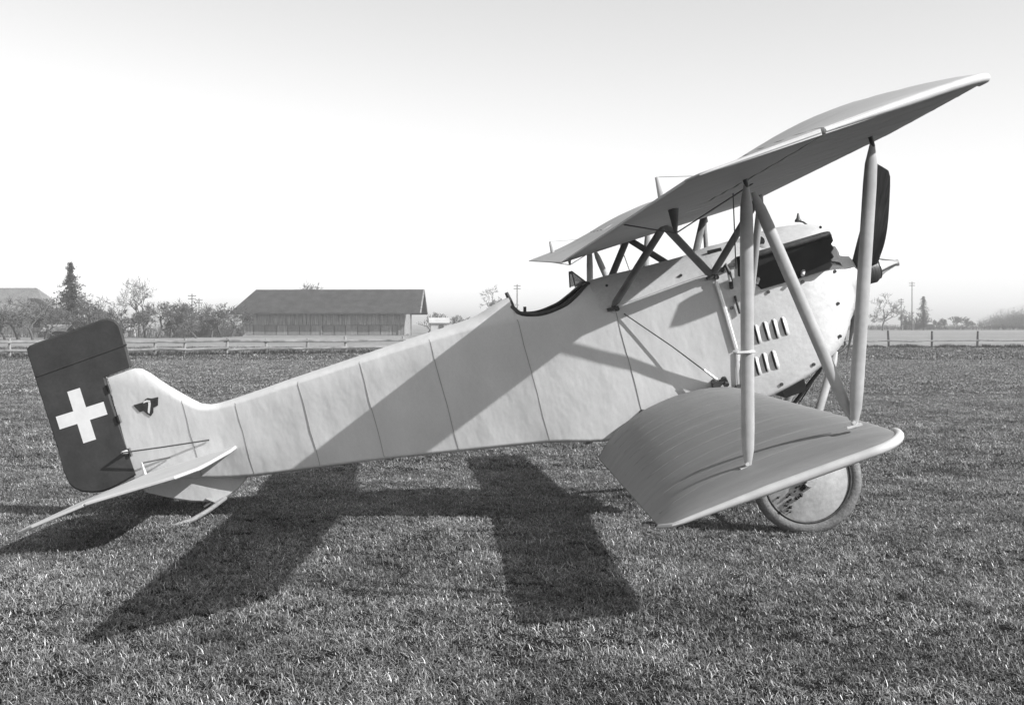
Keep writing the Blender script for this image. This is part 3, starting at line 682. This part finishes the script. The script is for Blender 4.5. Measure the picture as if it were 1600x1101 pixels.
# ================================================================== background
M['bark'] = mat('bark', .10, .9, var=.03, vscale=3)
M['twig'] = mat('twigs', .13, .9, var=.03, vscale=1.5)
M['needle'] = mat('needles', .045, .8, var=.02, vscale=2)
M['bushy'] = mat('bare_bush', .12, .9, var=.04, vscale=1.2)
M['post'] = mat('weathered_wood', .26, .9, var=.1, vscale=4, var2=.2)
M['postd'] = mat('dark_old_wood', .09, .9, var=.04, vscale=5)
M['rail'] = mat('pale_rail_wood', .21, .85, var=.12, vscale=2, var2=.2)
M['roof'] = mat('tile_roof', .06, .85, var=.02, vscale=.9, var2=.15, v2scale=6, bump=.05, bscale=8)
M['roof2'] = mat('hazed_tile_roof', .20, .9, var=.04, vscale=.9, var2=.2, v2scale=5, bump=.05, bscale=8)  # farmhouse tiles, lightened to put distance haze into the colour
M['boards'] = mat('barn_boards', .25, .9, var=.05, vscale=.6, stretch=(8, 8, .7), var2=.3, v2scale=1.2)
M['boardsd'] = mat('barn_doors', .20, .9, var=.04, vscale=.8, stretch=(8, 8, .6))
M['plaster'] = mat('pale_plaster', .5, .9, var=.08, vscale=.8)
M['white2'] = mat('whitewash', .6, .9, var=.08, vscale=2)
M['hedge'] = mat('hedge_twigs', .07, .9, var=.03, vscale=.8)
def limbs(seed, H, spread, levels=5, gnarl=.25, first=.28, wide=1.0, tmin=.012):
    r = random.Random(seed); big = []; fine = []
    def grow(p, d, L, rad, lev):
        n = 3; pts = [p]; q = p.copy(); dd = d.copy()
        for k in range(n):
            dd = (dd + Vector((r.gauss(0, gnarl), r.gauss(0, gnarl), r.gauss(.04, gnarl * .6)))).normalized(); q = q + dd * L / n; pts.append(q.copy())
        rr = [rad * (1 - .4 * k / n) for k in range(n + 1)]
        (big if lev < 2 else fine).append(tubeg(pts, rr, 6 if lev == 0 else (4 if lev < 3 else 3), False))
        if lev >= levels: return
        nk = r.choice((2, 3, 3)) if lev else r.choice((4, 5))
        for k in range(nk):
            t_ = r.uniform(.45, 1) if lev else r.uniform(.6, 1.0); i = min(n - 1, int(t_ * n)); b0 = pts[i].lerp(pts[i + 1], t_ * n - i)
            az = r.uniform(0, 6.283); o_ = dd.orthogonal().normalized(); o_ = Matrix.Rotation(az, 3, dd) @ o_
            nd = (dd * r.uniform(.5, 1.0) + o_ * r.uniform(.5, 1.1) * spread).normalized(); nd.z = nd.z * .9 + .12
            grow(b0, nd.normalized(), L * r.uniform(.62, .86), max(tmin, rad * .58), lev + 1)
    grow(Vector((0, 0, -.1)), Vector((r.gauss(0, .04), r.gauss(0, .04), 1)), H * first, H * .022 * wide, 0)
    V, Fc = merge(big); V2, F2 = merge(fine)
    z1 = max(v.z for v in V2); k = H / z1
    return ([v * k for v in V], Fc), ([v * k for v in V2], F2)
protos = {}
def bare_tree(name, px, d, H, seed, label, group=None, spread=1.0, levels=5, first=.28, sx=1.0, gnarl=.25):
    key = (seed, H, spread, levels)
    e = bpy.data.objects.new(name, None); COL.objects.link(e); e.location = G(px, d); e.rotation_euler = (0, 0, R.uniform(0, 6.28))
    (V, Fc), (V2, F2) = limbs(seed, H, spread, levels, gnarl, first, 1.0, d * .00011)
    a = obj('trunk', [Vector((v.x * sx, v.y * sx, v.z)) for v in V], Fc, 'bark', e, True); obj('crown', [Vector((v.x * sx, v.y * sx, v.z)) for v in V2], F2, 'twig', e)
    tag(e, label, 'tree', group); return e
def conifer(name, px, d, H, rad, seed, label, start=.12, dens=1.0, power=.9):
    r = random.Random(seed); e = bpy.data.objects.new(name, None); COL.objects.link(e); e.location = G(px, d)
    V, Fc = tubeg([(0, 0, -.1), (0, 0, H * .5), (0, 0, H)], [H * .018, H * .011, .01], 6); obj('trunk', V, Fc, 'bark', e, True)
    parts = []; z = H * start
    while z < H * .985:
        f = (z - H * start) / (H * (1 - start)); L0 = rad * (1 - f) ** power * r.choice((.45, .75, 1, 1.15, 1.25)); side = r.uniform(0, 6.28)
        for k in range(max(3, int(9 * dens * (1 - f * .5)))):
            az = r.uniform(0, 6.283); L = L0 * r.uniform(.4, 1.1) * (1 + .35 * math.cos(az - side)) + .05; dr = r.uniform(-.35, .12); d_ = Vector((math.cos(az), math.sin(az), dr)); sd = Vector((-d_.y, d_.x, 0))
            if r.random() < .12: continue
            m_ = max(3, int(L / .22))
            for j in range(m_):
                c = Vector((0, 0, z)) + d_ * L * (j + .6) / m_ + Vector((0, 0, .05 * math.sin(j)))
                for q in range(5):
                    cc_ = c + Vector((r.gauss(0, .10), r.gauss(0, .10), r.gauss(-.05, .08))); a = Vector((r.gauss(0, 1), r.gauss(0, 1), r.gauss(-.3, .7))).normalized() * .17; b_ = a.orthogonal().normalized() * .06
                    parts.append(([cc_ - b_, cc_ + b_, cc_ + a], [(0, 1, 2)]))
        z += H * .028
    V, Fc = merge(parts); obj('crown', V, Fc, 'needle', e); tag(e, label, 'tree'); return e
def thicket(name, px, d, wx_, H, seed, label, group, m='bushy', n=170, cat='bush', tw_=.014, kind=None, dy=2.4):
    r = random.Random(seed); e = bpy.data.objects.new(name, None); COL.objects.link(e); e.location = G(px, d); stems = []; tw = []
    for k in range(n):
        x = r.uniform(-1, 1); h = H * r.uniform(.45, 1) * ((1 - .55 * abs(x) ** 2.2) if kind is None else 1 + .25 * noise.noise(Vector((x * wx_ * .35, seed, 0)))); p = Vector((x * wx_ / 2, r.uniform(-.5, .5) * min(wx_, dy) / 2, -.05)); pts = [p]
        dd = Vector((x * .35 + r.gauss(0, .15), r.gauss(0, .2), 1))
        for j in range(3): dd = (dd + Vector((r.gauss(0, .22), r.gauss(0, .22), 0))).normalized(); pts.append(pts[-1] + dd * h / 3)
        stems.append(tubeg(pts, [.022, .016, .011, .005], 3, False))
        for j in range(7):
            b0 = pts[1].lerp(pts[3], r.random()); q = b0 + Vector((r.gauss(0, .25), r.gauss(0, .25), r.uniform(.02, .35))) * (H * .32); sdx = Vector((r.gauss(0, 1), r.gauss(0, 1), 0)).normalized() * tw_
            tw.append(([b0 - sdx, b0 + sdx, q], [(0, 1, 2)]))
    V, Fc = merge(stems); obj('stems', V, Fc, m, e); V, Fc = merge(tw); obj('twigs', V, Fc, m, e); tag(e, label, cat, group, kind); return e

# --- long barn behind the fence ---
def at_d(p): return p
BD = 166.0
bn = bpy.data.objects.new('barn', None); COL.objects.link(bn); tag(bn, 'long timber-boarded barn with dark pitched roof behind the fence', 'barn')
b0 = G(378, BD); bn.location = b0; s_ = BD / F
Lb = (632 - 378) * s_; hE = 1.484 - (486 - CY) * s_; hR = 1.484 - (451 - CY) * s_; dp = 9.0; ov = 1.1
bn.rotation_euler = (0, 0, math.radians(-3))
nb = 40
for k in range(nb):                                   # upper run of wall boards
    x0 = Lb * k / nb; V, Fc = boxg((x0 + Lb / nb / 2, R.uniform(-.012, .012), hE * .72), (Lb / nb - .03, .06, hE * .60)); obj('wall_board', V, Fc, 'boards', bn)
V, Fc = boxg((Lb / 2, dp / 2 + .12, hE / 2), (Lb - .1, dp - .1, hE - .05)); obj('wall_core', V, Fc, 'boardsd', bn)
nd = 14
for k in range(nd):                                   # doors along the lower half
    x0 = Lb * k / nd; V, Fc = boxg((x0 + Lb / nd / 2, R.uniform(-.01, .03), hE * .205), (Lb / nd - .1, .06, hE * .39)); obj('door', V, Fc, 'boardsd' if k % 3 else 'boards', bn)
for k in range(12):                                   # gable boards at the right end
    V, Fc = boxg((Lb + .03, dp * (k + .5) / 12, hE * .5 + (hR - hE) * .5 * (1 - abs(2 * (k + .5) / 12 - 1))), (.06, dp / 12 - .03, hE + (hR - hE) * (1 - abs(2 * (k + .5) / 12 - 1)) * .92)); obj('gable_board', V, Fc, 'boards', bn)
hip = .9
P = [(-ov - .3, -ov, hE - .25), (Lb + ov * 2.0, -ov, hE - .25), (Lb + ov * 2.0, dp / 2, hR), (hip, dp / 2, hR), (Lb + ov * 2.0, dp + ov, hE - .25), (-ov - .3, dp + ov, hE - .25)]
V = [Vector(p) for p in P] + [Vector(p) - Vector((0, 0, .16)) for p in P]
Fc = [(0, 1, 2, 3), (3, 2, 4, 5), (0, 3, 5), (6, 9, 8, 7), (9, 11, 10, 8), (6, 11, 9), (0, 6, 7, 1), (1, 7, 8, 2), (2, 8, 10, 4), (4, 10, 11, 5), (5, 11, 6, 0)]
rf = obj('roof', V, Fc, 'roof', bn)
tube('verge_board', [(Lb + ov * 2.02, -ov, hE - .3), (Lb + ov * 2.02, dp / 2, hR - .06), (Lb + ov * 2.02, dp + ov, hE - .3)], .12, 'post', rf, 4)
tube('eaves_board', [(-ov, -ov - .03, hE - .33), (Lb + ov * 2, -ov - .03, hE - .33)], .07, 'postd', rf, 4)
for k in range(3):
    tube('wall_post', [(Lb * (.02 + .475 * k), -.08, 0), (Lb * (.02 + .475 * k), -.08, hE - .3)], .08, 'post', bn, 4)
tube('gable_post', [(Lb + .9, .2, 0), (Lb + .9, .2, hE + .2)], .1, 'rail', bn, 4)

# --- farmhouse at the left edge ---
fh = bpy.data.objects.new('farmhouse', None); COL.objects.link(fh); tag(fh, 'farmhouse with hipped roof behind bare fruit trees', 'house'); fd = 150.0
fh.location = G(-40, fd); s_ = fd / F; hR = 1.484 - (448 - CY) * s_; hE = 2.6; x1 = 118 * s_
V, Fc = boxg((x1 / 2 - 3, 4.5, hE / 2), (x1 + 5.6, 8.6, hE)); obj('wall', V, Fc, 'plaster', fh)
P = [(-9, -.9, hE - .3), (x1 + .4, -.9, hE - .3), (x1 - 3.0, 4.5, hR), (-7, 4.5, hR), (x1 + .4, 9.9, hE - .3), (-9, 9.9, hE - .3)]
V = [Vector(p) for p in P] + [Vector(p) - Vector((0, 0, .2)) for p in P]
Fc = [(0, 1, 2, 3), (3, 2, 4, 5), (1, 4, 2), (0, 3, 5), (6, 7, 8, 9), (9, 8, 10, 11), (0, 6, 7, 1), (1, 7, 10, 4), (4, 10, 11, 5), (5, 11, 6, 0)]
obj('roof', V, Fc, M['roof2'] if 'roof2' in M else 'roof', fh)
for k in range(5):
    V, Fc = boxg((x1 - 1.6 - k * 2.1, .19, 1.5), (.8, .06, 1.0)); wn = obj('window', V, Fc, 'dark', fh); V, Fc = boxg((x1 - 1.6 - k * 2.1, .14, .95), (1.0, .12, .08)); obj('sill', V, Fc, 'white2', wn)
# --- small shed and whitewashed huts between the trees ---
def hut(name, px, d, w_, h_, m, label, group=None, rf='roof', cat='shed'):
    e = bpy.data.objects.new(name, None); COL.objects.link(e); e.location = G(px, d); e.rotation_euler = (0, 0, R.uniform(-.3, .3)); tag(e, label, cat, group)
    V, Fc = boxg((0, 0, h_ / 2), (w_, w_ * .8, h_)); obj('wall', V, Fc, m, e)
    a = w_ * .62; c = w_ * .5
    V = [(-a, -c, h_), (a, -c, h_), (a, 0, h_ + w_ * .3), (-a, 0, h_ + w_ * .3), (a, c, h_), (-a, c, h_)]
    V = V + [(x, y, z - .06) for x, y, z in V]
    obj('roof', V, [(0, 1, 2, 3), (3, 2, 4, 5), (6, 9, 8, 7), (9, 11, 10, 8), (0, 6, 7, 1), (1, 7, 8, 2), (2, 8, 10, 4), (4, 10, 11, 5), (5, 11, 9, 3), (3, 9, 6, 0)], rf, e)
    V, Fc = boxg((w_ * .12, -w_ * .4 - .02, h_ * .42), (w_ * .3, .04, h_ * .8)); obj('door', V, Fc, 'postd', e)
hut('shed', 92, 128, 2.2, .75, 'postd', 'low dark shed with a broad roof beyond the rudder', None, 'post')
for px, d, w_, h_, lb in ((203, 146, 1.1, .75, 'tiny whitewashed hut at the foot of the tall slender tree'), (263, 147, .8, .9, 'narrow whitewashed hut in the middle of the orchard'), (312, 150, 1.0, .6, 'low whitewashed hut under the telegraph poles'), (331, 152, .9, .5, 'lowest whitewashed hut, beside the shrub at the barn end')):
    hut('garden_hut', px, d, w_, h_, 'white2', lb, 'whitewashed huts among the fruit trees', 'plaster')
hut('cottage', 686, 185, 2.4, 1.6, 'plaster', 'small white cottage beside the gable end of the long barn', None, 'plaster', 'house')
# --- trees ---
conifer('spruce_tree', 110, 150, 1.484 - (408 - CY) * 150 / F, 3.3, 5, 'tall ragged dark spruce standing above the fruit trees', .10, 2.8, .9)
bare_tree('bare_tree', 217, 140, 1.484 - (424 - CY) * 140 / F, 11, 'tall slender leafless tree between the spruce and the barn', None, .62, 6, .42, .85)
for i, (px, d, H, lb) in enumerate([(-14, 118, 4.2, 'leafless fruit tree before the farmhouse wall, its crown against the roof'), (8, 116, 3.6, 'low leafless fruit tree before the middle of the farmhouse'), (30, 119, 4.4, 'forked leafless fruit tree before the farmhouse eaves corner'), (52, 117, 3.9, 'leafless fruit tree just clear of the farmhouse roof slope'), (70, 122, 3.6, 'leafless fruit tree between the farmhouse and the shed'), (96, 136, 3.4, 'low leafless fruit tree behind the dark shed'), (130, 128, 4.4, 'leafless fruit tree at the foot of the spruce, above the rudder'), (150, 124, 4.2, 'leafless fruit tree rising right over the rudder top'), (172, 131, 3.7, 'leafless fruit tree by the rounded front corner of the rudder'), (188, 126, 3.3, 'short leafless fruit tree next to the slender tree, on the rudder side'), (228, 133, 3.5, 'leafless fruit tree next to the slender tree, on the barn side'), (246, 128, 3.7, 'leafless fruit tree two away from the slender tree towards the barn'), (266, 134, 4.2, 'tall leafless fruit tree beside the narrow whitewashed hut'), (286, 131, 3.6, 'leafless fruit tree short of the telegraph poles in the orchard'), (308, 130, 3.9, 'leafless fruit tree under the orchard telegraph poles'), (330, 136, 3.6, 'leafless fruit tree in front of the lowest whitewashed hut'), (346, 139, 3.8, 'leafless fruit tree second from the left end of the barn'), (362, 145, 3.9, 'leafless fruit tree touching the left end of the barn roof')]):
    bare_tree('fruit_tree', px, d, H, 60 + i % 7, lb, 'leafless orchard trees', 1.15, 6, .26, 1.1)
thicket('garden_undergrowth', 168, 139, 26, 1.9, 200, 'low tangle of bare garden shrubs under the orchard trees', None, 'bushy', 1000, 'bushes', .02, 'stuff', 9)
thicket('bare_shrub', 352, 150, 4, 3.0, 201, 'rounded bare shrub pressed against the left end of the barn', None, 'bushy', 260, 'bush', .018)
thicket('bare_shrub', 300, 148, 4.4, 2.9, 202, 'rounded bare shrub below the telegraph poles in the orchard', None, 'bushy', 260, 'bush', .018)
bare_tree('bare_tree', 487, 230, 1.484 - (436 - CY) * 230 / F, 23, 'leafless treetop showing above the ridge of the long barn', None, .8, 5, .3)
for i, (px, d, H) in enumerate([(668, 190, 2.8), (684, 200, 3.4), (699, 196, 3.1), (714, 205, 2.9), (728, 210, 2.6)]):
    bare_tree('bare_tree', px, d, H, 80 + i, ['small leafless tree tight against the barn gable', 'tallest small leafless tree behind the white cottage', 'small leafless tree at the corner of the white cottage', 'small leafless tree between the white cottage and the fuselage', 'lowest small leafless tree, half hidden by the fuselage top'][i], 'small trees beyond the barn', 1.0, 5)
bare_tree('bare_tree', 765, 240, 1.484 - (444 - CY) * 240 / F, 33, 'round-headed leafless tree behind the cockpit', None, .95, 6, .3, 1.05)
bare_tree('bare_tree', 1379, 270, 1.484 - (456 - CY) * 270 / F, 42, 'spreading leafless tree behind the front strut by the right fence', None, .95, 6, .34, 1.05)
conifer('fir_tree', 1443, 285, 1.484 - (462 - CY) * 285 / F, 1.95, 9, 'dense broad fir beside the telegraph poles', .1, 1.5, .55)
bare_tree('slim_tree', 1405, 288, 4.6, 51, 'slim upright leafless tree left of the telegraph poles', None, .3, 5, .3, .6)
for i, (px, d, H) in enumerate([(1412, 292, 2.6), (1418, 295, 2.2), (1425, 290, 4.2), (1432, 292, 3.0), (1462, 300, 2.4), (1478, 330, 2.9), (1490, 340, 3.6), (1497, 330, 3.0), (1512, 340, 3.1)]):
    bare_tree('young_tree', px, d, H, 90 + i % 5, ['low leafless tree next to the slim upright tree', 'very low leafless tree between the slim tree and the tall pole', 'narrow leafless tree at the foot of the tall telegraph pole', 'low leafless tree between the tall pole and the fir', 'low leafless tree on the open side of the fir', 'low leafless tree in the hedge past the pale-roofed shed', 'highest of the leafless hedge trees past the pale-roofed shed', 'leafless hedge tree leaning on the highest one', 'last leafless hedge tree before the distant clumps'][i], 'small trees above the right hedge', .7, 5)
for i, (px, d, H, w_) in enumerate([(1552, 420, 5.0, 9), (1574, 430, 7.4, 9), (1590, 410, 6.2, 9), (1607, 400, 8.6, 10), (1630, 400, 8, 10)]):
    thicket('distant_copse', px, d, w_, H, 300 + i, ['low hazy clump of distant trees nearest the hedge trees', 'hazy clump of distant trees with a rounded top', 'hazy clump of distant trees between two taller clumps', 'tallest hazy clump of distant trees on the skyline', 'hazy clump of distant trees next to the tallest clump'][i], 'distant clumps of trees', 'bushy', 420, 'trees', .04)
thicket('hedge', 1420, 296, 72, 1.5, 400, 'long low dark hedge across the field beyond the right fence', None, 'hedge', 2600, 'hedge', .045, 'stuff', 3)
# telegraph poles
def pole(px, d, top, label):
    e = bpy.data.objects.new('telegraph_pole', None); COL.objects.link(e); e.location = G(px, d); H = 1.484 - (top - CY) * d / F; tag(e, label, 'pole', None)
    tube('post', [(0, 0, -.2), (0, 0, H)], [.13, .08], 'postd', e, 6)
    for k in range(2):
        V, Fc = boxg((0, 0, H - .35 - .5 * k), (1.3, .1, .1)); ca = obj('crossarm', V, Fc, 'postd', e)
        for x in (-.55, -.25, .25, .55): tube('insulator', [(x, 0, H - .3 - .5 * k), (x, 0, H - .14 - .5 * k)], .04, 'white2', ca, 6)
pole(1425, 280, 440, 'tall telegraph pole just left of the broad fir')
pole(1408, 300, 466, 'shorter telegraph pole by the slim upright tree')
pole(300, 210, 459, 'telegraph pole above the orchard left of the barn'); pole(311, 230, 466, 'second telegraph pole from the barn above the orchard')
pole(808, 240, 444, 'telegraph pole behind the open cockpit')
sh = bpy.data.objects.new('field_shed', None); COL.objects.link(sh); sh.location = G(1436, 305); tag(sh, 'long low shed with a pale flat roof behind the hedge', 'shed')
V, Fc = boxg((0, 0, .65), (6.6, 2.4, 1.3)); obj('wall', V, Fc, 'boards', sh); V, Fc = boxg((0, -.1, 1.42), (7.3, 3.2, .24)); obj('roof', V, Fc, 'white2', sh)

# --- fences ---
def fence(name, posts, dfun, hp, rails, label, mp_, mr_, rth, gap=()):
    e = bpy.data.objects.new(name, None); COL.objects.link(e); tag(e, label, 'fence'); e.location = G(posts[0], dfun(posts[0]))
    o0 = Vector(e.location); r = random.Random(len(posts)); P = []
    for px in posts:
        p = G(px, dfun(px)) - o0; h = hp * r.uniform(.92, 1.06); ln = Vector((r.gauss(0, .05), r.gauss(0, .03), 0)); P.append((p, h, ln))
        V, Fc = tubeg([p - Vector((0, 0, .1)), p + ln * .5 + Vector((0, 0, h * .5)), p + ln + Vector((0, 0, h - .02)), p + ln + Vector((0, 0, h))], [.07, .066, .06, .045], 7); obj('post', V, Fc, mp_, e, True, 40)
    for zf, drop in rails:
        for i in range(len(P) - 1):
            if (zf, i) in gap: continue
            (p, h, ln), (q, h2, ln2) = P[i], P[i + 1]
            a = p + Vector((-.12, -.07, zf + r.gauss(0, .025))); b_ = q + Vector((.12, -.07, zf + r.gauss(0, .025))); m_ = a.lerp(b_, .5) + Vector((0, 0, -drop + r.gauss(0, .012)))
            V, Fc = tubeg([a, a.lerp(m_, .5), m_, m_.lerp(b_, .5), b_], [rth * r.uniform(.85, 1.1) for _ in range(5)], 6, True, (0, 0, 1), .55); obj('rail', V, Fc, mr_, e, True, 40)
    return e
fence('fence', [-58, 15, 78, 135, 190, 242, 288, 354, 416, 479, 541, 630, 700, 770], lambda px: 54.5 + px * .016, .80, ((.66, .01), (.30, .015)), 'low two-rail wooden fence in front of the orchard and barn', 'post', 'rail', .055)
fence('fence', [1180, 1250, 1320, 1389, 1456, 1527, 1604, 1680], lambda px: 78, 1.08, ((.46, .03),), 'single-rail fence with dark uneven posts beyond the propeller', 'postd', 'post', .045)
# rough grass left standing along the fences
def weeds(pxs, dfun, label, seed):
    r = random.Random(seed); parts = []
    for k in range(2600):
        px = r.uniform(*pxs); d = dfun(px) + r.gauss(0, .35); p = G(px, d); h = r.uniform(.08, .30) * (.5 + noise.noise(Vector((px * .03, seed, 0))) * .9 + .35)
        if h < .05: continue
        for j in range(3):
            a = r.uniform(0, 6.283); b_ = Vector((math.cos(a), math.sin(a), 0)) * .02; parts.append(([p - b_, p + b_, p + Vector((r.gauss(0, .07), r.gauss(0, .07), h))], [(0, 1, 2)]))
    V, Fc = merge(parts); o = obj('rough_grass', V, Fc, 'hedge', None); tag(o, label, 'grass', None, 'stuff')
weeds((-80, 800), lambda px: 54.5 + px * .016 + .2, 'rough grass standing along the foot of the two-rail fence', 3)
weeds((1170, 1700), lambda px: 78.2, 'rough grass standing along the foot of the single-rail fence', 4)

# ------------------------------------------------------------------ haze of the spring air
hm = bpy.data.materials.new('spring_haze'); hm.use_nodes = True; t = hm.node_tree; t.nodes.remove(t.nodes['Principled BSDF'])
pv = t.nodes.new('ShaderNodeVolumePrincipled'); pv.inputs['Color'].default_value = (.93, .93, .93, 1); pv.inputs['Density'].default_value = .0010; pv.inputs['Anisotropy'].default_value = .2
t.links.new(pv.outputs[0], t.nodes['Material Output'].inputs['Volume'])
V, Fc = boxg((0, 2350, 6.5), (6100, 5500, 15)); hz = obj('haze', V, Fc, hm); tag(hz, 'thin pale haze over the airfield', 'haze', None, 'stuff')
